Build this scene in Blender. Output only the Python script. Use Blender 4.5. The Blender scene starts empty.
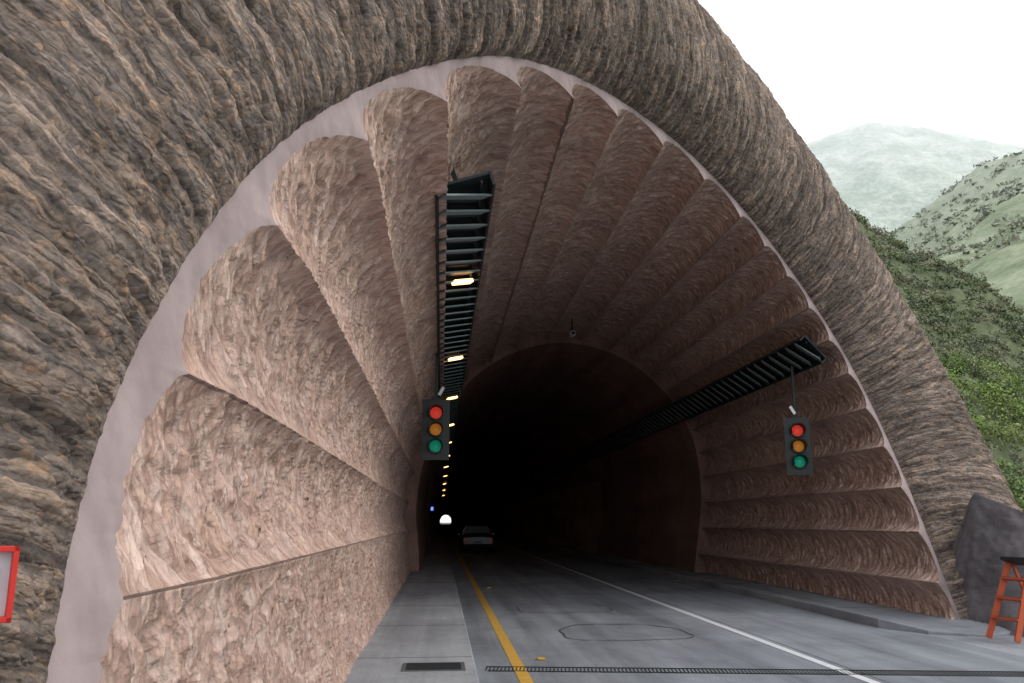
import bpy, math, random
import numpy as np
from mathutils import Vector, Matrix
random.seed(4); rng=np.random.default_rng(7)
sc=bpy.context.scene
CH=1.65
# ------------------------------------------------------------ helpers
def link(o,parent=None):
    sc.collection.objects.link(o)
    if parent: o.parent=parent
    return o
def empty(name,loc=(0,0,0)):
    e=bpy.data.objects.new(name,None); e.location=loc; link(e); return e
TAB=rng.random((256,256))
def vn(x,y,seed=0):
    x=np.asarray(x,float)+seed*17.31; y=np.asarray(y,float)+seed*9.77
    xi=np.floor(x).astype(int); yi=np.floor(y).astype(int)
    fx=x-xi; fy=y-yi; fx=fx*fx*(3-2*fx); fy=fy*fy*(3-2*fy)
    a=TAB[xi&255,yi&255]; b=TAB[(xi+1)&255,yi&255]; c=TAB[xi&255,(yi+1)&255]; d=TAB[(xi+1)&255,(yi+1)&255]
    return (a*(1-fx)+b*fx)*(1-fy)+(c*(1-fx)+d*fx)*fy
def fbm(x,y,seed=0,o=4):
    r=0;a=.5;t=0
    for i in range(o):
        r=r+a*vn(np.asarray(x)*2**i,np.asarray(y)*2**i,seed+i*3); t+=a; a*=.5
    return r/t
def worley(x,y,seed=0):
    x=x+seed*11.3; y=y+seed*5.9
    xi=np.floor(x).astype(int); yi=np.floor(y).astype(int)
    best=np.full(x.shape,9.); val=np.zeros(x.shape)
    for i in(-1,0,1):
        for j in(-1,0,1):
            a=(xi+i)&255; b=(yi+j)&255
            px=xi+i+TAB[a,b]; py=yi+j+TAB[b,(a+91)&255]
            d=(px-x)**2+(py-y)**2; mk=d<best
            best=np.where(mk,d,best); val=np.where(mk,TAB[(a+37)&255,(b+53)&255],val)
    return np.sqrt(best),val
def raw_mesh(name,co,quads,uv=None,mat=None,smooth=True,parent=None,col=None):
    me=bpy.data.meshes.new(name); n=len(co); q=len(quads)
    me.vertices.add(n); me.vertices.foreach_set('co',np.ascontiguousarray(co,dtype=np.float32).ravel())
    me.loops.add(q*4); me.loops.foreach_set('vertex_index',np.ascontiguousarray(quads,dtype=np.int32).ravel())
    me.polygons.add(q); me.polygons.foreach_set('loop_start',np.arange(0,q*4,4,dtype=np.int32))
    me.update(calc_edges=True)
    me.polygons.foreach_set('use_smooth',np.full(q,smooth,dtype=bool))
    if uv is not None:
        l=me.uv_layers.new(name='UVMap'); l.data.foreach_set('uv',np.ascontiguousarray(uv[quads.ravel()],dtype=np.float32).ravel())
    if col is not None:
        a=me.color_attributes.new('Col','FLOAT_COLOR','POINT'); a.data.foreach_set('color',np.ascontiguousarray(col,dtype=np.float32).ravel())
    me.validate(); 
    o=bpy.data.objects.new(name,me)
    if mat: me.materials.append(mat)
    return link(o,parent)
def grid(name,P,uv=None,mat=None,parent=None,mask=None,smooth=True,col=None):
    a,b,_=P.shape; idx=np.arange(a*b).reshape(a,b)
    q=np.stack([idx[:-1,:-1],idx[1:,:-1],idx[1:,1:],idx[:-1,1:]],-1)
    if mask is not None: q=q[mask]
    q=q.reshape(-1,4)
    return raw_mesh(name,P.reshape(-1,3),q,None if uv is None else uv.reshape(-1,2),mat,smooth,parent,None if col is None else col.reshape(-1,4))
def boxes(name,lst,mats,parent=None,bevel=0,loc=(0,0,0)):
    V=[];F=[];M=[]
    for b in lst:
        cx,cy,cz,sx,sy,sz=b[:6]; r=b[6:9] if len(b)>6 else (0,0,0); mi=b[9] if len(b)>9 else 0
        R=Matrix.Rotation(r[2],3,'Z')@Matrix.Rotation(r[1],3,'Y')@Matrix.Rotation(r[0],3,'X')
        k=len(V)
        for x in(-.5,.5):
            for y in(-.5,.5):
                for z in(-.5,.5):
                    V.append(tuple(R@Vector((x*sx,y*sy,z*sz))+Vector((cx,cy,cz))))
        for f in((0,1,3,2),(4,6,7,5),(0,4,5,1),(2,3,7,6),(0,2,6,4),(1,5,7,3)):
            F.append([k+i for i in f]); M.append(mi)
    me=bpy.data.meshes.new(name); me.from_pydata(V,[],F)
    for m in mats: me.materials.append(m)
    me.polygons.foreach_set('material_index',M)
    o=bpy.data.objects.new(name,me); o.location=loc; link(o,parent)
    if bevel:
        m=o.modifiers.new('b','BEVEL'); m.width=bevel; m.segments=2
    return o
def beams(name,lst,mats,parent=None,bevel=0,side=Vector((0,1,0))):
    V=[];F=[];M=[]
    for p,q,w,d,mi in lst:
        p=Vector(p);q=Vector(q); z=(q-p).normalized(); x=side.cross(z).normalized(); y=z.cross(x)
        k=len(V)
        for a in(-.5,.5):
            for b in(-.5,.5):
                for e in(p,q): V.append(tuple(e+x*a*w+y*b*d))
        for f in((0,1,3,2),(4,6,7,5),(0,4,5,1),(2,3,7,6),(0,2,6,4),(1,5,7,3)):
            F.append([k+i for i in f]); M.append(mi)
    me=bpy.data.meshes.new(name); me.from_pydata(V,[],F)
    for m in mats: me.materials.append(m)
    me.polygons.foreach_set('material_index',M)
    o=bpy.data.objects.new(name,me); link(o,parent)
    if bevel: m=o.modifiers.new('b','BEVEL'); m.width=bevel; m.segments=2
    return o
def lathe(name,prof,axis,mat,loc,parent=None,seg=24,smooth=True,arc=(0,2*math.pi)):
    V=[];F=[];full=abs(arc[1]-arc[0]-2*math.pi)<1e-4; n=seg if full else seg+1
    for r,h in prof:
        for i in range(n):
            a=arc[0]+(arc[1]-arc[0])*i/seg
            c,s=r*math.cos(a),r*math.sin(a)
            V.append({'Z':(c,s,h),'Y':(c,h,s),'X':(h,c,s)}[axis])
    for j in range(len(prof)-1):
        for i in range(seg):
            i2=(i+1)%n if full else i+1
            F.append([j*n+i,j*n+i2,(j+1)*n+i2,(j+1)*n+i])
    me=bpy.data.meshes.new(name); me.from_pydata(V,[],F); me.materials.append(mat)
    me.polygons.foreach_set('use_smooth',[smooth]*len(F))
    o=bpy.data.objects.new(name,me); o.location=loc; return link(o,parent)
# ------------------------------------------------------------ materials
class NT:
    def __init__(s,name):
        s.m=bpy.data.materials.new(name); s.m.use_nodes=True; s.n=s.m.node_tree.nodes; s.l=s.m.node_tree.links
        s.b=s.n['Principled BSDF']
    def add(s,t,**k):
        nd=s.n.new(t)
        for a,v in k.items(): setattr(nd,a,v)
        return nd
    def coord(s,kind='UV',scale=(1,1,1),rot=(0,0,0)):
        if kind=='Position': g=s.add('ShaderNodeNewGeometry'); out=g.outputs['Position']
        else: g=s.add('ShaderNodeTexCoord'); out=g.outputs[kind]
        mp=s.add('ShaderNodeMapping'); mp.inputs['Scale'].default_value=scale; mp.inputs['Rotation'].default_value=rot
        s.l.new(out,mp.inputs[0]); return mp.outputs[0]
    def noise(s,vec,scale=1,detail=4,rough=.6,dist=0,out='Fac'):
        n=s.add('ShaderNodeTexNoise'); n.inputs['Scale'].default_value=scale; n.inputs['Detail'].default_value=detail
        n.inputs['Roughness'].default_value=rough; n.inputs['Distortion'].default_value=dist
        s.l.new(vec,n.inputs['Vector']); return n.outputs[out]
    def voro(s,vec,scale=1):
        n=s.add('ShaderNodeTexVoronoi',voronoi_dimensions='2D'); n.inputs['Scale'].default_value=scale; s.l.new(vec,n.inputs['Vector'])
        sp=s.add('ShaderNodeSeparateColor'); s.l.new(n.outputs['Color'],sp.inputs[0])
        return n.outputs['Distance'],sp.outputs[0]
    def vadd(s,a,b,k):
        sc_=s.add('ShaderNodeVectorMath',operation='MULTIPLY_ADD'); s.l.new(b,sc_.inputs[0]); sc_.inputs[1].default_value=(k,k,0); s.l.new(a,sc_.inputs[2]); return sc_.outputs[0]
    def ramp(s,fac,stops):
        r=s.add('ShaderNodeValToRGB'); e=r.color_ramp.elements
        while len(e)<len(stops): e.new(.5)
        for i,(p,c) in enumerate(stops):
            e[i].position=p; e[i].color=(c[0],c[1],c[2],1) if len(c)>1 else (c[0],)*3+(1,)
        s.l.new(fac,r.inputs[0]); return r.outputs[0]
    def mix(s,f,a,b,t='MIX'):
        m=s.add('ShaderNodeMix',data_type='RGBA',blend_type=t)
        for sock,v in((m.inputs[0],f),(m.inputs[6],a),(m.inputs[7],b)):
            if hasattr(v,'is_output'): s.l.new(v,sock)
            elif isinstance(v,(int,float)): sock.default_value=v
            else: sock.default_value=(*v,1)
        return m.outputs[2]
    def math(s,op,a,b):
        m=s.add('ShaderNodeMath',operation=op)
        for i,v in enumerate((a,b)):
            if hasattr(v,'is_output'): s.l.new(v,m.inputs[i])
            else: m.inputs[i].default_value=v
        return m.outputs[0]
    def bump(s,h,strength=.5,dist=.02,prev=None):
        b=s.add('ShaderNodeBump'); b.inputs['Strength'].default_value=strength; b.inputs['Distance'].default_value=dist
        s.l.new(h,b.inputs['Height'])
        if prev: s.l.new(prev,b.inputs['Normal'])
        return b.outputs[0]
    def fin(s,col=None,rough=.85,normal=None,metal=0,spec=.3):
        if col is not None:
            if hasattr(col,'is_output'): s.l.new(col,s.b.inputs['Base Color'])
            else: s.b.inputs['Base Color'].default_value=(*col,1)
        if hasattr(rough,'is_output'): s.l.new(rough,s.b.inputs['Roughness'])
        else: s.b.inputs['Roughness'].default_value=rough
        s.b.inputs['Metallic'].default_value=metal; s.b.inputs['Specular IOR Level'].default_value=spec
        if normal: s.l.new(normal,s.b.inputs['Normal'])
        return s.m
def simple(name,c,rough=.6,metal=0,em=0,spec=.4,var=.25):
    t=NT(name); v=t.noise(t.coord('Object'),9,4)
    col=t.mix(v,tuple(x*(1-var) for x in c),tuple(min(1,x*(1+var)) for x in c))
    t.fin(col,rough,None,metal,spec)
    if em: t.b.inputs['Emission Color'].default_value=(*c,1); t.b.inputs['Emission Strength'].default_value=em
    return t.m
def vcol(t):
    a=t.add('ShaderNodeVertexColor'); a.layer_name='Col'; return a.outputs[0]
def mat_rock():
    t=NT('portal_rock')
    raw=t.coord('UV',(1,1,1)); wn_=t.noise(raw,2.5,2,.6,0,'Color')
    def wc(sx,sy,k):
        w=t.vadd(raw,wn_,k); mp=t.add('ShaderNodeMapping'); mp.inputs['Scale'].default_value=(sx,sy,1); t.l.new(w,mp.inputs[0]); return mp.outputs[0]
    d1,c1=t.voro(wc(28,3.8,.06))
    d2,c2=t.voro(wc(60,26,.10))
    f=t.noise(raw,70,3,.7)
    base=t.ramp(c1,[(.0,(.185,.155,.135)),(.4,(.25,.21,.18)),(.7,(.315,.26,.222)),(1,(.38,.30,.24))])
    col=t.mix(.75,base,t.ramp(c2,[(0,(.52,.52,.55)),(.5,(.95,.94,.93)),(.88,(1.12,1.07,1.0)),(1,(1.6,1.28,.98))]),'MULTIPLY')
    col=t.mix(1.0,col,vcol(t),'MULTIPLY')
    col=t.mix(1.0,col,t.ramp(f,[(.3,(.72,.72,.72)),(.7,(1.2,1.2,1.2))]),'MULTIPLY')
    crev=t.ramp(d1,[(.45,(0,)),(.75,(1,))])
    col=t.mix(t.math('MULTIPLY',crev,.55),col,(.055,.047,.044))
    hh=t.math('SUBTRACT',t.math('MULTIPLY',c1,.5),d1)
    hh=t.math('ADD',hh,t.math('MULTIPLY',t.math('SUBTRACT',t.math('MULTIPLY',c2,.6),d2),.5)); hh=t.math('ADD',hh,t.math('MULTIPLY',f,.3))
    return t.fin(col,.92,t.bump(hh,.85,.03),0,.15)
def mat_lining():
    t=NT('carved_lining')
    raw=t.coord('UV',(1,1,1)); wn_=t.noise(raw,2.2,2,.6,0,'Color')
    def wc(sx,sy,k,r):
        w=t.vadd(raw,wn_,k); m0=t.add('ShaderNodeMapping'); m0.inputs['Rotation'].default_value=(0,0,r); t.l.new(w,m0.inputs[0])
        mp=t.add('ShaderNodeMapping'); mp.inputs['Scale'].default_value=(sx,sy,1); t.l.new(m0.outputs[0],mp.inputs[0]); return mp.outputs[0]
    d1,c1=t.voro(wc(6,16,.18,.55))
    d2,c2=t.voro(wc(17,36,.2,.4))
    f=t.noise(raw,60,3,.65); g=t.noise(raw,.9,3,.6)
    col=t.ramp(c1,[(.0,(.54,.385,.315)),(.5,(.61,.455,.385)),(1,(.69,.555,.485))])
    col=t.mix(.6,col,t.ramp(c2,[(0,(.62,.55,.51)),(.4,(.96,.94,.93)),(1,(1.16,1.14,1.12))]),'MULTIPLY')
    col=t.mix(1.0,col,vcol(t),'MULTIPLY')
    col=t.mix(1.0,col,t.ramp(g,[(.3,(.82,.78,.79)),(.65,(1.04,1.02,1.01))]),'MULTIPLY')
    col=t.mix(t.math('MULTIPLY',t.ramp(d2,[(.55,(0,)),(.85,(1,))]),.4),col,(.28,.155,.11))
    hh=t.math('SUBTRACT',t.math('MULTIPLY',c1,.5),d1)
    hh=t.math('ADD',hh,t.math('MULTIPLY',t.math('SUBTRACT',t.math('MULTIPLY',c2,.6),d2),.5)); hh=t.math('ADD',hh,t.math('MULTIPLY',f,.3))
    return t.fin(col,.85,t.bump(hh,.85,.028),0,.2)
def mat_band():
    t=NT('smooth_pink_concrete')
    a=t.noise(t.coord('Position'),2.2,6,.65); b=t.noise(t.coord('Position'),60,4,.6); s_=t.noise(t.coord('Position',(9,9,1.2)),1,4,.6)
    col=t.ramp(a,[(.3,(.30,.24,.235)),(.7,(.41,.335,.325))])
    col=t.mix(1.0,col,t.ramp(s_,[(.3,(.84,.83,.85)),(.6,(1.03,1.03,1.03))]),'MULTIPLY')
    return t.fin(col,.8,t.bump(b,.35,.004),0,.25)
def mat_conc(name,c0,c1,sc1=1.2,bm=.3,stain=.66):
    t=NT(name)
    a=t.noise(t.coord('Position',(1,.35,1)),sc1,5,.65); b=t.noise(t.coord('Position'),45,3,.7); d=t.noise(t.coord('Position',(2.0,.10,1)),1,4,.6); e=t.noise(t.coord('Position'),.45,5,.7,.6)
    col=t.ramp(a,[(.3,c0),(.7,c1)])
    col=t.mix(1.0,col,t.ramp(b,[(.35,(.8,.8,.8)),(.65,(1.1,1.1,1.1))]),'MULTIPLY')
    col=t.mix(1.0,col,t.ramp(d,[(.35,(stain,stain,stain+.01)),(.6,(1.04,1.04,1.04))]),'MULTIPLY')
    col=t.mix(1.0,col,t.ramp(e,[(.38,(.80,.80,.81)),(.55,(1.03,1.03,1.03))]),'MULTIPLY')
    return t.fin(col,.78,t.bump(b,bm,.006),0,.35)
def mat_ground(name,stops,scale,fog_tint=None):
    t=NT(name)
    a=t.noise(t.coord('Position'),scale,6,.7); b=t.noise(t.coord('Position'),scale*7,4,.7)
    col=t.ramp(t.math('ADD',t.math('MULTIPLY',a,.6),t.math('MULTIPLY',b,.4)),stops)
    if fog_tint:
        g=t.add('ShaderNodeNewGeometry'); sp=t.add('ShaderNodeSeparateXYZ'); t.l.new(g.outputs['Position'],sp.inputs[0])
        r=t.add('ShaderNodeMapRange'); r.inputs[1].default_value=fog_tint[0]; r.inputs[2].default_value=fog_tint[1]; r.inputs[3].default_value=0; r.inputs[4].default_value=fog_tint[2]
        t.l.new(t.math('ADD',sp.outputs[2],t.math('MULTIPLY',a,30.)),r.inputs[0]); col=t.mix(r.outputs[0],col,(.80,.83,.82))  # mist painted into the surface colour, paler with height
    return t.fin(col,.95,t.bump(b,.8,.3/scale*.1),0,.1)
def mat_leaf(name,spec=.2):
    t=NT(name); t.fin(vcol(t),.7,None,0,spec)
    return t.m
M_rock=mat_rock(); M_lin=mat_lining(); M_band=mat_band()
M_road=mat_conc('road_concrete',(.215,.235,.26),(.31,.335,.37)); M_walk=mat_conc('sidewalk_concrete',(.29,.31,.335),(.40,.425,.455),1.6,.3,.75)
M_wedge=mat_conc('grey_shotcrete',(.15,.14,.15),(.25,.23,.24),3,1.0)
M_bore=mat_conc('bore_concrete',(.30,.18,.145),(.40,.26,.21)); M_panel=mat_conc('bore_wall_panel',(.55,.40,.29),(.65,.5,.37))
M_dark=simple('dark_metal',(.03,.035,.037),.5,.3); M_tray=simple('tray_metal',(.03,.04,.042),.5,.3); M_slat=simple('slat_metal',(.23,.29,.30),.45,.2); M_mid=simple('grate_metal',(.16,.17,.18),.5,.4)
M_lamp=simple('warm_lamp',(1,.50,.17),.4,0,6,var=0)
M_yel=simple('yellow_paint',(.58,.34,.06),.7); M_wht=simple('white_paint',(.68,.70,.73),.7,var=.2); M_tar=simple('tar_sealant',(.075,.075,.08),.6)
M_red=simple('red_paint',(.6,.03,.02),.4); M_org=simple('orange_fibreglass',(.50,.10,.04),.6); M_alu=simple('aluminium',(.5,.5,.5),.35,.8)
# ------------------------------------------------------------ portal curve (X, Z rel. eye height)
PTS=[(-1.0,-5),(-1.04,-3.4),(-1.08,-1.9),(-1.14,-.9),(-1.18,-.45),(-1.21,-.18),(-1.24,.14),(-1.24,.57),(-1.19,1.09),(-1.08,1.75),(-.9,2.36),(-.573,3.12),(-.165,3.85),(.42,4.7),(1.077,5.31),(2.12,5.94),(3.48,6.31),(4.84,6.26),(6.34,5.72),(7.7,4.6),(8.7,2.97),(8.93,1.0),(8.75,-.49),(8.55,-1.65),(8.5,-3.2),(8.45,-5)]
def catmull(p,n=60):
    p=np.array(p,float); out=[]
    q=np.vstack([2*p[0]-p[1],p,2*p[-1]-p[-2]])
    for i in range(1,len(q)-2):
        t=np.linspace(0,1,n,endpoint=False)[:,None]
        a,b,c,d=q[i-1],q[i],q[i+1],q[i+2]
        out.append(.5*((2*b)+(c-a)*t+(2*a-5*b+4*c-d)*t*t+(3*b-a-3*c+d)*t**3))
    out.append(p[-1][None]); return np.vstack(out)
C=catmull(PTS)
k=np.ones(61)/61
for ax in(0,1):
    pad=np.concatenate([2*C[0,ax]-C[30:0:-1,ax],C[:,ax],2*C[-1,ax]-C[-2:-32:-1,ax]]); C[:,ax]=np.convolve(pad,k,'valid')
S=np.concatenate([[0],np.cumsum(np.hypot(*np.diff(C,axis=0).T))]); LEN=S[-1]
def curve(s): return np.stack([np.interp(s,S,C[:,0]),np.interp(s,S,C[:,1])],-1)
def cnorm(s):
    q=np.clip(s,.12,LEN-.12); t=curve(q+.12)-curve(q-.12)
    t/=np.linalg.norm(t,axis=-1,keepdims=True); return np.stack([-t[:,1],t[:,0]],-1)
def s_of(x,z): return S[np.argmin((C[:,0]-x)**2+(C[:,1]-z)**2)]
notch=[(-1.2,-1.55),(-1.07,-.25),(-1.07,.60),(-.93,1.55),(-.62,2.57),(-.115,3.55),(.70,4.6),(1.57,5.15),(2.43,5.57),(3.45,5.79),(4.55,5.92),(5.57,5.71)]
NS=[s_of(*p) for p in notch]
end=s_of(8.55,-1.9); r=NS[-1]; nf=11
for i in range(1,nf+1): NS.append(r+(end-r)*i/nf)
NS=np.array([-.5]+NS+[LEN+1])
RD=np.array([.12,.12,.15,.18,.23,.29,.34,.38]+[.42]*(len(NS)-8))
LD=np.array([.12,.115,.10,.09,.08]+[.07]*(len(NS)-5))
def lobe(s):
    i=np.clip(np.searchsorted(NS,s)-1,0,len(NS)-2); f=(s-NS[i])/(NS[i+1]-NS[i])
    l=np.clip(1-np.abs(2*f-1)**2.1,0,1)**.62
    rd=RD[i]*(1-f)+RD[i+1]*f
    return l,i,f,-rd+(rd-LD[i])*l
def planeY(X,Z): return 4.41+1.2*X+.6*Z
YB=27.
portal=empty('tunnel_portal')
Ns=1700; g=np.linspace(0,1,Ns); s=LEN*(.5*g+.5*g*g)
c=curve(s); nn=cnorm(s); lb,li,lf,off=lobe(s)
Nt=420; tt=np.linspace(0,1,Nt)**1.5
U,T=np.meshgrid(s,tt,indexing='ij')
deep=(np.clip((6-li)/6,0,1)*.12)[:,None]*(1-lb)[:,None]*np.clip(T*30,0,1)
offT=off[:,None]-deep
base=c+nn*off[:,None]
Ym=planeY(base[:,0],base[:,1])
Yg=Ym[:,None]+(YB-Ym)[:,None]*T
wu=fbm(U*1.6,Yg*1.6,5,3)*.35; wv=fbm(U*1.6+9,Yg*1.6,8,3)*.35
per=li[:,None]*3.7
ca,sa=math.cos(.55),math.sin(.55)
A_=(U+wu)*ca-(Yg+wv)*sa+per; B_=(U+wu)*sa+(Yg+wv)*ca
w1,cv1=worley(A_*3.4,B_*9.5,1); w2,cv2=worley(A_*9,B_*20,2)
d=.055*(w1-.45)-.04*(cv1-.5)+.022*(w2-.45)-.018*(cv2-.5)+.03*(fbm(U*9,Yg*9,2,2)-.5)+.06*(fbm(U*1.1+per,Yg*.7,12,3)-.5)
flat=np.where(li<=2,1.0,.9)[:,None]
d*=np.clip(.3+lb[:,None]*1.2,.2,1)*flat
d=d*np.clip(T*60,.25,1)
X=c[:,0][:,None]+nn[:,0][:,None]*(d+offT); Z=c[:,1][:,None]+nn[:,1][:,None]*(d+offT)
Yg=planeY(X,Z)+(YB-planeY(X,Z))*T
P=np.stack([X,Yg,Z+CH],-1)
uv=np.stack([U+per*1.3,Yg],-1)
pv=(TAB[li,7]-.5)[:,None]*.12
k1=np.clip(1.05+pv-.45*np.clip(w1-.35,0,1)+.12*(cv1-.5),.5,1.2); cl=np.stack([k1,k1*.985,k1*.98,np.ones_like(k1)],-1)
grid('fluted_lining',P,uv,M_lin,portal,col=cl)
inner=P[:,0]; innXZ=np.stack([X[:,0],Z[:,0]],-1)
k=np.linspace(0,1,8)
rim=innXZ[:,None,:]*(1-k)[None,:,None]+c[:,None,:]*k[None,:,None]
m=np.array([1.2,-1,.6]); m/=np.linalg.norm(m)
R3=np.stack([rim[...,0],planeY(rim[...,0],rim[...,1]),rim[...,1]+CH],-1)
R3+=m[None,None]*(.035*np.sin(k*math.pi*.5)[None,:,None])
R3[:,0]=inner
grid('smooth_rim',R3,None,M_band,portal)
# rock surround
Nr=1900; g=np.linspace(0,1,Nr); s2=LEN*(.4*g+.6*g*g); c2=curve(s2)
P0=np.stack([c2[:,0],planeY(c2[:,0],c2[:,1]),c2[:,1]+CH],-1)+m*.02
ss=np.clip(s2,.3,LEN-.3); A=curve(ss+.25);B=curve(ss-.25)
T3=np.stack([A[:,0]-B[:,0],planeY(A[:,0],A[:,1])-planeY(B[:,0],B[:,1]),A[:,1]-B[:,1]],-1); T3/=np.linalg.norm(T3,axis=1,keepdims=True)
no=np.cross(m[None],T3); P0=P0-no*.012
w=np.clip((s2-s_of(-1.2,1))/ (s_of(4,6.3)-s_of(-1.2,1)),0,1); w=w*w*(3-2*w)
F=.55+.85*w; O=2.0+.0*w
Nc=230
ph=np.linspace(0,1,Nc)**1.25*math.radians(165)
ox=O[:,None]*(1-np.cos(ph))[None]; fx=F[:,None]*(np.sin(ph)**1.2)[None]
Pr=P0[:,None]+no[:,None]*ox[...,None]+m[None,None]*fx[...,None]
dv=np.gradient(Pr,axis=1); du=np.gradient(Pr,axis=0); Nn=np.cross(dv,du); Nn/=np.linalg.norm(Nn,axis=-1,keepdims=True)+1e-9
if (Nn[Nr//2,40]@m)<0: Nn=-Nn
vl=np.concatenate([np.zeros((Nr,1)),np.cumsum(np.linalg.norm(np.diff(Pr,axis=1),axis=-1),axis=1)],1)
Ug=np.repeat(s2[:,None],Nc,1)
wr=fbm(Ug*1.1,vl*1.1,3,3)*.09; wr2=fbm(Ug*1.1+40,vl*1.1,3,3)*.25
Uw=Ug+wr+vl*.12; Vw=vl+wr2
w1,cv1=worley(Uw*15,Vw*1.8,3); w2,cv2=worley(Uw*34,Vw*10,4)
lay=vn(Uw*13,Vw*.3,7)
dd=-.035*(w1-.45)+.04*(cv1-.5)-.018*(w2-.45)+.018*(cv2-.5)+.055*(lay-.5)+.01*(vn(Ug*40,vl*25,9)-.5)+.10*(fbm(Ug*.5,vl*.5,10,2)-.5)
dd*=np.clip(vl*9,0.15,1)
Pr=Pr+Nn*dd[...,None]
back=Pr[:,-1:,:]
steps=[(-m*1.5,2.0),(-m*3,6.0),(-m*3.2,14.),(-m*3.2,30.)]
tail=np.concatenate([back+v[None,None]+np.array([0,y,0])[None,None] for v,y in steps],1)
PP=np.concatenate([Pr,tail],1); vv=np.concatenate([Vw]+[Vw[:,-1:]+y for _,y in steps],1)
tone=.68+.64*fbm(Ug*.8,vl*.5,90,4)
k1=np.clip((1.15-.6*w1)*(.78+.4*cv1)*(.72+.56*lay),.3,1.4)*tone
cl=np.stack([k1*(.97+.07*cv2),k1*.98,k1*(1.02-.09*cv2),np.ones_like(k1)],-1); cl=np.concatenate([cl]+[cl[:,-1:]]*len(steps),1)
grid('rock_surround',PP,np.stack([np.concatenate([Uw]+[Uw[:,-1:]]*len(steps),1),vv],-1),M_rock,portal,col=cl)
# bore
sb=np.linspace(0,LEN,160); cb=curve(sb)+cnorm(sb)*-.45
ys=np.array([YB-.02,44,44.01,60,90,140,220,330,500,720])
PB=np.stack([np.repeat(cb[:,0][:,None],len(ys),1),np.repeat(ys[None],len(sb),0),np.repeat(cb[:,1][:,None]+CH,len(ys),1)],-1)
bo=grid('bore_lining',PB,None,M_bore,portal)
bo.data.materials.append(M_panel)
for p in bo.data.polygons:
    cc=p.center
    if cc.z<3.9 and cc.y>44: p.material_index=1
co=curve(sb)+cnorm(sb)*-.02
ring=np.stack([np.stack([co[:,0],np.full(len(sb),YB-.01),co[:,1]+CH],-1),np.stack([cb[:,0],np.full(len(sb),YB-.01),cb[:,1]+CH],-1)],1)
grid('bore_collar',ring,None,M_bore,portal)
# ------------------------------------------------------------ terrain
def H(x,y):
    pl=-11.6+.97*y-.6*x
    lf_=(-5.5-x)*1.3-np.maximum(0,-25-y)*1.0-2; pl=np.maximum(pl,np.minimum(lf_,26))  # unseen steep left slope, added to block light to the right interior
    cap=42-.6*x-.35*np.maximum(0,y-56)
    h=-np.logaddexp(-pl/2.5,-cap/2.5)*2.5
    n=(fbm(x*.13,y*.13,31,4)-.5)*4.5+(fbm(x*.6,y*.6,33,3)-.5)*1.2
    h=h+n*np.clip(h/5,0,1)
    return np.maximum(h,-.06)
xs=np.concatenate([np.arange(-260,-40,6),np.arange(-40,-2.3,1),np.arange(-1.8,9.9,1.45),np.arange(10.6,60,.9),np.arange(60,200,5)])
ys_=np.concatenate([np.arange(-120,-10,6),np.arange(-10,75,.9),np.arange(75,260,6)])
GX,GY=np.meshgrid(xs,ys_,indexing='ij'); GH=H(GX,GY)
mask=np.ones((len(xs)-1,len(ys_)-1),bool)
cx=(GX[:-1,:-1]+GX[1:,1:])/2; mn=np.minimum(np.minimum(GH[:-1,:-1],GH[1:,:-1]),np.minimum(GH[:-1,1:],GH[1:,1:]))
mask&=~((cx>-2.6)&(cx<10.7)&(mn<10))
mask&=~(np.maximum(GH[:-1,:-1],GH[1:,1:])<-.05)
M_hill=mat_ground('hill_soil',[(.3,(.07,.085,.045)),(.48,(.12,.145,.08)),(.6,(.18,.195,.12)),(.75,(.25,.24,.16))],.9)
grid('hillside',np.stack([GX,GY,GH],-1),None,M_hill,None,mask)
def far_hill(name,fn,x0,x1,y0,y1,n,mat):
    a,b=np.meshgrid(np.linspace(x0,x1,n),np.linspace(y0,y1,n),indexing='ij'); h=np.maximum(fn(a,b),-3)
    cx=(a[:-1,:-1]+a[1:,1:])/2; mn=np.minimum(np.minimum(h[:-1,:-1],h[1:,:-1]),np.minimum(h[:-1,1:],h[1:,1:]))
    return grid(name,np.stack([a,b,h],-1),None,mat,None,~((np.abs(cx-4)<14)&(mn<11)))
def H2(x,y):
    d=np.hypot(x-235,(y-195)*.9); return 140-.57*d+((fbm(x*.02,y*.02,40,5)-.5)*30+(fbm(x*.15,y*.15,44,3)-.5)*4)*np.clip((250-d)/120,0,1)
def H3(x,y):
    return 192*np.exp(-((x-215)**2/(2*190**2)+(y-370)**2/(2*95**2)))+(fbm(x*.012,y*.012,50,5)-.5)*30+(fbm(x*.1,y*.1,54,3)-.5)*7-8
M_h2=mat_ground('haze_tinted_scrub',[(.38,(.18,.22,.13)),(.5,(.27,.32,.20)),(.62,(.39,.42,.30))],.12,(50,190,.7))  # pale haze is put into this hill's colour
M_h3=mat_ground('fog_tinted_scrub',[(.42,(.20,.28,.20)),(.5,(.33,.41,.32)),(.58,(.50,.56,.47))],.07,(60,245,.92))  # far ridge whitened upwards, fog painted into its colour
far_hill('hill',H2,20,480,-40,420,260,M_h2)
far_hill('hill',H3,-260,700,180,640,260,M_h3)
grid('ground',np.array([[[-3000,-3000,-.08],[-3000,3000,-.08]],[[3000,-3000,-.08],[3000,3000,-.08]]],float),None,M_hill)
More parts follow.
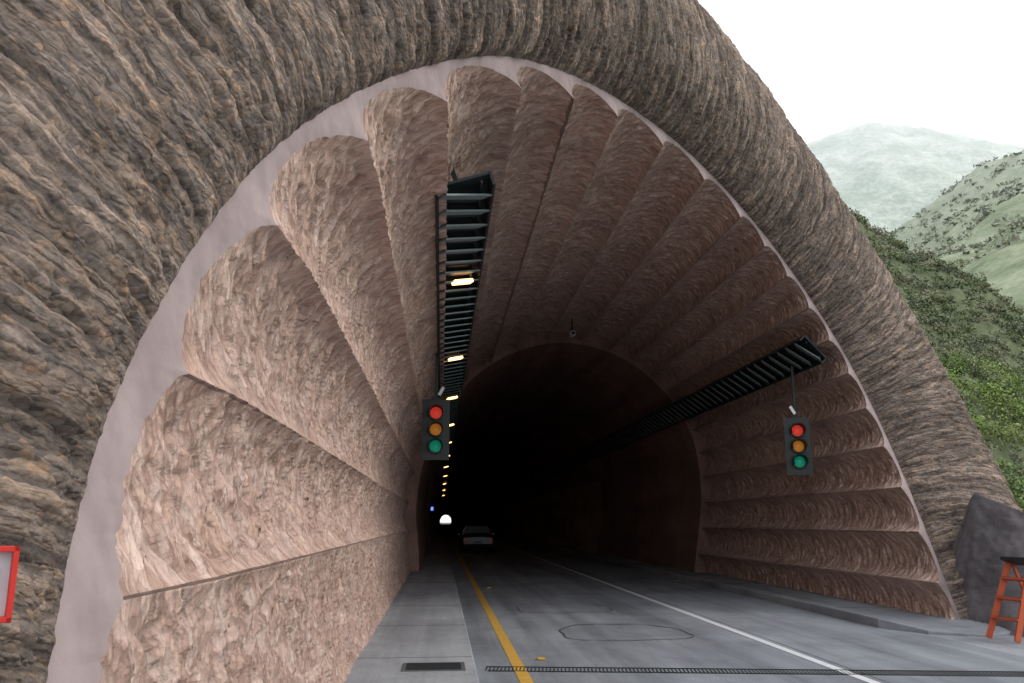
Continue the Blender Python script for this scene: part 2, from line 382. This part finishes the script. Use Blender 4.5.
def shrubs(name,cx,cy,cz,rad,nl,leaf,cols,hsq=.8):
    n=len(cx); tot=int(nl.sum()); bi=np.repeat(np.arange(n),nl)
    dr=rng.normal(size=(tot,3)); dr[:,2]=np.abs(dr[:,2])*.9-.15; dr/=np.linalg.norm(dr,axis=1,keepdims=True)
    lump=.6+.8*vn(dr[:,0]*2.6+bi*3.1,dr[:,1]*2.6+dr[:,2]*2+bi*1.7,60)
    rr=rad[bi]*lump*(.5+.5*rng.random(tot)**.5)
    ctr=np.stack([cx[bi],cy[bi],cz[bi]],-1)+dr*rr[:,None]*np.array([1,1,hsq])
    a=rng.normal(size=(tot,3)); a/=np.linalg.norm(a,axis=1,keepdims=True)
    b=np.cross(a,dr+.3*rng.normal(size=(tot,3))); b/=np.linalg.norm(b,axis=1,keepdims=True)+1e-6
    L=(leaf[bi]*(.6+.8*rng.random(tot)))[:,None]
    q=np.stack([ctr-a*L,ctr-b*L*.5,ctr+a*L,ctr+b*L*.5],1).reshape(-1,3)
    col=cols[bi]*(.65+.7*rng.random(tot))[:,None]*(.7+.45*np.clip(dr[:,2],0,1))[:,None]
    col=np.repeat(np.concatenate([col,np.ones((tot,1))],1),4,0)
    return raw_mesh(name,q,np.arange(tot*4).reshape(-1,4),None,mat_leaf(name+'_leaves'),False,None,col)
pal=np.array([(.13,.17,.08),(.16,.20,.09),(.12,.15,.09),(.22,.24,.13),(.18,.20,.13),(.27,.26,.18)])
nb=8500; bx=rng.uniform(14,66,nb); by=rng.uniform(14,66,nb); bh=H(bx,by); ok=(bh>.4)&(by<62)&(by>bx*.75)
bx,by,bh=bx[ok],by[ok],bh[ok]
br=.22+.62*rng.random(len(bx))**2; d0=np.hypot(bx,by)
shrubs('hillside_shrubs',bx,by,bh-.1,br,(br*br*200+28).astype(int),.024+.0012*d0,pal[rng.integers(0,6,len(bx))])
nb=64; bx=rng.uniform(15,28,nb); by=bx*1.12+rng.uniform(3.0,9,nb); bh=np.maximum(H(bx,by),0)
shrubs('green_shrub_bank',bx,by,bh,rng.uniform(.35,1.15,nb),np.full(nb,700),np.full(nb,.055),np.array([(.20,.30,.07),(.17,.26,.07),(.26,.32,.10),(.14,.20,.08)])[rng.integers(0,4,nb)])
nb=6500; bx=rng.uniform(70,330,nb); by=rng.uniform(60,240,nb); bh=H2(bx,by)
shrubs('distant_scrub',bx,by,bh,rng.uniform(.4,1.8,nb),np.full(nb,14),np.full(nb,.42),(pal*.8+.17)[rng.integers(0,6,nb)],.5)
# ------------------------------------------------------------ road
def sheet(name,pts,z,mat,parent=None):
    me=bpy.data.meshes.new(name); me.from_pydata([(x,y,z) for x,y in pts],[],[list(range(len(pts)))]); me.materials.append(mat)
    o=bpy.data.objects.new(name,me); return link(o,parent)
sheet('road',[(.2,-40),(7.3,-40),(7.3,760),(.2,760)],0,M_road)
sheet('concrete_apron',[(7.3,-40),(22,-40),(18,9),(13,13.5),(10.5,17.5),(7.3,17.5)],-.004,M_walk)
def prism(name,pts,z0,z1,mat,bevel=.02):
    n=len(pts); V=[(x,y,z0) for x,y in pts]+[(x,y,z1 if not isinstance(z1,list) else z1[i]) for i,(x,y) in enumerate(pts)]
    Fc=[list(range(n,2*n))]+[[i,(i+1)%n,n+(i+1)%n,n+i] for i in range(n)]
    me=bpy.data.meshes.new(name); me.from_pydata(V,[],Fc); me.materials.append(mat); o=bpy.data.objects.new(name,me); link(o)
    if bevel: mm=o.modifiers.new('b','BEVEL'); mm.width=bevel; mm.segments=2
    return o
prism('sidewalk',[(-1.6,-12),(.4,-12),(.4,740),(-1.6,740)],-.06,.15,M_walk)
prism('sidewalk',[(7.0,13.4),(7.35,12.6),(8.1,12.2),(9.6,12.9),(9.6,740),(7.0,740)],-.06,[.15,.05,.02,.1,.15,.15],M_walk)
boxes('sidewalk_joints',[(-.6,y,.151,1.96,.008,.004) for y in np.arange(-2,60,3.0)]+[(8.2,y,.151,2.3,.008,.004) for y in np.arange(15,60,3.0)],[M_tar])
boxes('road_joints',[(4.72,60,.0,.01,160,.006)]+[(3.75,y,.0,7.0,.008,.005) for y in np.arange(20,90,9.2)],[M_tar])
sheet('yellow_line',[(.86,-40),(1.0,-40),(1.0,740),(.86,740)],.005,M_yel)
sheet('white_line',[(4.5,-40),(4.62,-40),(4.62,740),(4.5,740)],.005,M_wht)
def ringmark(name,cx,cy,r,w=.035):
    V=[];Fc=[];n=72
    for i in range(n):
        a=2*math.pi*i/n; sq=1/(abs(math.cos(a))**3+abs(math.sin(a))**3)**(1/3)
        q=r*sq*(1+.05*math.sin(3*a+cx)+.03*math.sin(7*a)); ww=w*(.4+.9*random.random())
        V+=[((q-ww/2)*math.cos(a)+cx,(q-ww/2)*math.sin(a)+cy,.005),((q+ww/2)*math.cos(a)+cx,(q+ww/2)*math.sin(a)+cy,.005)]
    for i in range(n): j=(i+1)%n; Fc.append([2*i,2*i+1,2*j+1,2*j])
    me=bpy.data.meshes.new(name); me.from_pydata(V,[],Fc); me.materials.append(M_tar); link(bpy.data.objects.new(name,me))
ringmark('loop_detector_mark',2.8,13.2,.95); ringmark('loop_detector_mark',2.4,16.9,.9)
L=[]
ang=math.atan2(-.9,6.4)
for dy in(-.14,.14):
    L.append((3.75,9.65+dy,.004,6.45,.035,.008,0,0,ang,0))
for i in range(150):
    x=.55+i*.0428; L.append((x,9.65+(x-3.75)*math.tan(ang),.003,.012,.2,.007,0,0,ang,0))
boxes('trench_drain',L,[M_dark])
L=[(0,0,.0,.66,.5,.006,0,0,0,1)]+[(0,-.2+i*.05,.005,.58,.014,.006,0,0,0,0) for i in range(9)]
boxes('drain_grate',L,[M_dark,M_mid],loc=(-.05,9.35,.155))
for i,(x,y,mt) in enumerate([(1.25,10.7,M_yel),(1.25,22,M_yel),(1.25,34,M_yel),(1.25,46,M_yel)]):
    o=boxes('pavement_marker',[(0,0,.012,.1,.1,.024)],[mt],bevel=.01,loc=(x,y,.002))
# ------------------------------------------------------------ light trays
def tray(x,y0,y1,tilt,name,left):
    e=empty(name,(x,0,3.54+CH)); sg=1 if left else -1
    L=[(0,(y0+y1)/2,.12,.64,y1-y0,.03),( -.325,(y0+y1)/2,.05,.03,y1-y0,.16),(.325,(y0+y1)/2,.05,.03,y1-y0,.16)]
    boxes('housing',L,[M_tray],e); 
    L=[];y=y0+.2
    while y<min(y1,70):
        L.append((0,y,.0,.66,.20,.02,math.radians(14),0,sg*math.radians(34),0))
        L.append((0,y+.22,.07,.54,.08,.06,0,0,sg*math.radians(34),1)); y+=.48
    for k_ in(-.2,.2): L.append((k_,(y0+min(y1,70))/2,.04,.02,min(y1,70)-y0,.03,0,0,0,1))
    boxes('louvres',L,[M_slat,M_dark],e)
    if left:
        L=[]
        for y in [12,18,24,31,38,46,55,66,80,96,115]: L.append((.05,y,-.035,.34,.10,.05,0,0,math.radians(34)))
        boxes('lamps',L,[M_lamp],e)
    L=[]
    for y in np.arange(y0+.5,y1,3.): L.append((0,y,.33,.05,.05,.4))
    boxes('hangers',L,[M_dark],e)
    e.rotation_euler=(0,tilt,0)
tray(.2,8.5,150,math.radians(-18),'tunnel_light_tray',True); tray(7.75,16.6,150,math.radians(48),'tunnel_light_tray',False)
# ------------------------------------------------------------ signals
def lens(name,c,em):
    t=NT(name); v=t.add('ShaderNodeTexVoronoi'); v.inputs['Scale'].default_value=60; t.l.new(t.coord('Object'),v.inputs['Vector'])
    t.fin(c,.25,t.bump(v.outputs[0],.3,.003),0,.5); t.b.inputs['Emission Color'].default_value=(*c,1); t.b.inputs['Emission Strength'].default_value=em; return t.m
LR=lens('red_lens',(.7,.05,.03),.45); LA=lens('amber_lens',(.62,.22,.03),.25); LG=lens('green_lens',(.01,.33,.2),.25)
M_sig=simple('signal_housing',(.02,.028,.026),.4)
def signal(x,y,z,top,ry):
    e=empty('traffic_signal',(x,y,z))
    boxes('backplate',[(0,.05,0,.56,.012,1.24)],[M_sig],e,.004)
    boxes('housing',[(0,.14,k*.34,.34,.2,.325) for k in(-1,0,1)],[M_sig],e,.02)
    for kz,mt in((1,LR),(0,LA),(-1,LG)):
        lathe('lens',[(.001,-.02),(.07,-.012),(.12,.03)],'Y',mt,(0,0,kz*.34),e,28)
        lathe('visor',[(.145,.04),(.15,-.22)],'Y',M_sig,(0,0,kz*.34),e,24,True,(math.radians(-25),math.radians(205)))
        lathe('ring',[(.12,.03),(.145,.0),(.17,.045)],'Y',M_sig,(0,0,kz*.34),e,28)
    boxes('bracket',[(.0,.15,.58+(top-.58)/2,.06,.06,top-.58),(.0,.15,.64,.2,.1,.05),(.1 if x<2 else -.06,.12,.8,.07,.06,.2,0,.5 if x<2 else -.5,0,1)],[M_dark,M_alu],e,.006)
    e.rotation_euler=(0,0,ry)
signal(-.14,17,3.5,1.6,0.02); signal(7.75,17.6,3.27,1.8,-.25)
e=empty('security_camera',(3.9,24.5,7.25))
boxes('body',[(0,0,0,.14,.32,.12),(0,.02,.08,.17,.38,.02)],[M_wht],e,.015); lathe('lens_barrel',[(.045,-.16),(.05,-.2),(.001,-.19)],'Y',M_dark,(0,0,0),e,16)
boxes('mount',[(0,.05,.3,.04,.04,.45)],[M_dark],e)
M_blue=simple('blue_sign_light',(.15,.3,1),.4,0,1.5,var=0)
e=empty('emergency_phone_sign',(-.7,62,2.6)); boxes('case',[(0,.06,0,.4,.1,.4)],[M_dark],e,.01); boxes('lit_face',[(0,0,0,.25,.02,.25)],[M_blue],e)
# ------------------------------------------------------------ car
def car(x,y,name='dark_car'):
    e=empty(name,(x,y,0))
    paint=simple('car_paint',(.05,.055,.06),.25,.4,var=.05); glass=simple('car_glass',(.30,.33,.36),.12,0,spec=.9); tyre=simple('tyre',(.02,.02,.02),.9)
    tail=simple('tail_lamp',(.3,.02,.01),.3,0,.1)
    st=[(-2.15,.70,.42,.74,.78,.66,.80),(-2.1,.78,.28,.82,.88,.70,.95),(-1.75,.82,.22,.86,.95,.66,1.05),(-1.25,.84,.22,.87,.95,.60,1.40),(-.3,.84,.22,.87,.93,.60,1.46),(.45,.84,.22,.87,.92,.60,1.40),(1.15,.84,.22,.85,.92,.68,.98),(1.9,.80,.24,.80,.80,.64,.82),(2.2,.66,.34,.7,.62,.6,.64)]
    V=[];Fc=[];Mi=[]
    for (yy,a,za,b,zb,cc,zc) in st:
        V+=[(-a,yy,za),(-b,yy,(za+zb)/2),(-b*.98,yy,zb),(-cc,yy,zc),(0,yy,zc+.03),(cc,yy,zc),(b*.98,yy,zb),(b,yy,(za+zb)/2),(a,yy,za)]
    for i in range(len(st)-1):
        for j in range(8):
            Fc.append([i*9+j,i*9+j+1,(i+1)*9+j+1,(i+1)*9+j])
            gl=(j in(2,5) and 2<=i<=5) or (j in(3,4) and i in(2,5)); Mi.append(1 if gl else 0)
        Fc.append([i*9+8,i*9,(i+1)*9,(i+1)*9+8]); Mi.append(0)
    Fc.append(list(range(9))); Mi.append(0); Fc.append([len(V)-1-i for i in range(9)]); Mi.append(0)
    me=bpy.data.meshes.new('body'); me.from_pydata(V,[],Fc); me.materials.append(paint); me.materials.append(glass); me.polygons.foreach_set('material_index',Mi)
    o=bpy.data.objects.new('body',me); link(o,e); b=o.modifiers.new('b','BEVEL'); b.width=.03; b.segments=2
    for sx in(-1,1):
        for yy in(-1.35,1.35):
            lathe('wheel',[(.001,-.1),(.2,-.11),(.31,-.1),(.33,-.06),(.33,.06),(.31,.1),(.2,.11),(.001,.1)],'X',tyre,(sx*.78,yy,.33),e,24)
        boxes('tail_lamp',[(sx*.66,-2.13,.72,.24,.06,.14)],[tail],e,.01)
        boxes('mirror',[(sx*.97,.65,.98,.16,.08,.11)],[paint],e,.02)
    boxes('bumper',[(0,-2.17,.42,1.45,.08,.16),(0,-2.19,.6,.4,.02,.12,0,0,0,1)],[tyre,M_mid],e,.01)
car(2.0,48)
# ------------------------------------------------------------ grey shotcrete wall at right base
n=90
A=np.array([(8.75,15.3,-.1),(8.6,13.7,-.1),(8.45,12.4,-.1),(9.3,10.4,-.1),(12,8.0,-.1)],float)
Bt=np.array([(8.75,14.6,.5),(9.02,14.45,1.2),(9.26,14.0,2.16),(9.75,12.0,1.40),(13,9.0,1.3)],float)
sA=np.linspace(0,4,n); a3=np.stack([np.interp(sA,range(5),A[:,i]) for i in range(3)],-1); b3=np.stack([np.interp(sA,[0,.3,.7,2.3,4],Bt[:,i]) for i in range(3)],-1)
kk=np.linspace(0,1,n); G=a3[:,None]*(1-kk)[None,:,None]+b3[:,None]*kk[None,:,None]
su=sA[:,None]+0*kk[None]; sv=kk[None]+0*sA[:,None]; ww1,wc1=worley(su*3.2,sv*3.5,9)
G+=((fbm(su*3,sv*4,70,4)-.5)*.2+(wc1-.5)*.03+(fbm(su*14,sv*14,71,3)-.5)*.07)[...,None]*np.array([-.7,-.6,.3])
bk=G[:,-1:]+np.array([2.5,3,-.3]); G=np.concatenate([G,bk],1)
grid('shotcrete_retaining_wall',G,None,M_wedge)
# ------------------------------------------------------------ stepladder
e=empty('orange_stepladder',(7.95,11.75,0.02))
wd=Vector((.25,-.97,0))*.23; ln=Vector((.42,.05,0))
L=[]
for sg in(-1,1):
    L.append((wd*sg,wd*sg*.75+ln+Vector((0,0,1.05)),.035,.08,0))
    L.append((wd*sg*1.1+ln*2.3,wd*sg*.75+ln*1.15+Vector((0,0,1.03)),.03,.05,0))
for i in range(1,4):
    f=i*.26; p=ln*f+Vector((0,0,1.05*f)); ww=wd*(1-.25*f)
    L.append((p-ww,p+ww,.12,.03,0)); L.append((p-ww+Vector((0,0,.018)),p+ww+Vector((0,0,.018)),.10,.008,1))
p=ln*1.08+Vector((0,0,1.07)); L.append((p-wd,p+wd,.26,.05,1))
for f in(.25,.6): L.append((ln*(2.3-1.15*f)-wd+Vector((0,0,1.03*f)),ln*(2.3-1.15*f)+wd+Vector((0,0,1.03*f)),.04,.02,0))
beams('frame',L,[M_org,M_dark],e,.005,Vector((.3,.1,.95)))
# ------------------------------------------------------------ red cabinet at left
e=empty('fire_alarm_cabinet',(-1.098,2.13,1.505))
boxes('frame',[(-.12,0,0,.02,.06,.26),(.12,0,0,.02,.06,.26),(0,0,.12,.26,.06,.02),(0,0,-.12,.26,.06,.02),(0,.03,0,.25,.03,.25,0,0,0,1),(.02,-.01,.0,.1,.02,.12,0,0,0,0),(0,.22,0,.1,.38,.1,0,0,0,2)],[M_red,M_wht,M_dark],e,.003)
e.rotation_euler=(0,0,math.radians(30)); e.scale=(.68,.68,.68)
# ------------------------------------------------------------ light, world, camera
sd=Vector((.72,-.05,.69)).normalized(); el=math.asin(sd.z); az=math.atan2(sd.x,sd.y)
W=bpy.data.worlds.new('World'); sc.world=W; W.use_nodes=True; wn=W.node_tree.nodes; wl=W.node_tree.links
sky=wn.new('ShaderNodeTexSky'); sky.sky_type='NISHITA'; sky.sun_disc=False; sky.sun_elevation=el; sky.sun_rotation=az; sky.dust_density=6; sky.air_density=1.5
mx=wn.new('ShaderNodeMix'); mx.data_type='RGBA'; mx.inputs[0].default_value=.82; mx.inputs[7].default_value=(15.4,15.7,16.5,1)
wl.new(sky.outputs[0],mx.inputs[6]); wl.new(mx.outputs[2],wn['Background'].inputs[0]); wn['Background'].inputs[1].default_value=.1
ld=bpy.data.lights.new('sun','SUN'); ld.energy=.8; ld.angle=math.radians(20); ld.color=(1,.95,.88)
lo=bpy.data.objects.new('sun',ld); link(lo); lo.rotation_euler=sd.to_track_quat('Z','Y').to_euler()
cd=bpy.data.cameras.new('camera'); cd.sensor_width=36; cd.lens=36*830/1024; cd.clip_end=6000; cd.clip_start=.05
co=bpy.data.objects.new('camera',cd); link(co)
psi=math.radians(4.78); th=math.radians(12.27)
Fw=Vector((math.sin(psi)*math.cos(th),math.cos(psi)*math.cos(th),math.sin(th))); Rt=Vector((math.cos(psi),-math.sin(psi),0)); Up=Rt.cross(Fw)
mt=Matrix((Rt,Up,-Fw)).transposed().to_4x4(); mt.translation=Vector((0,0,CH)); co.matrix_world=mt
sc.camera=co
sc.view_settings.view_transform='Standard'; sc.view_settings.look='None'; sc.view_settings.exposure=0
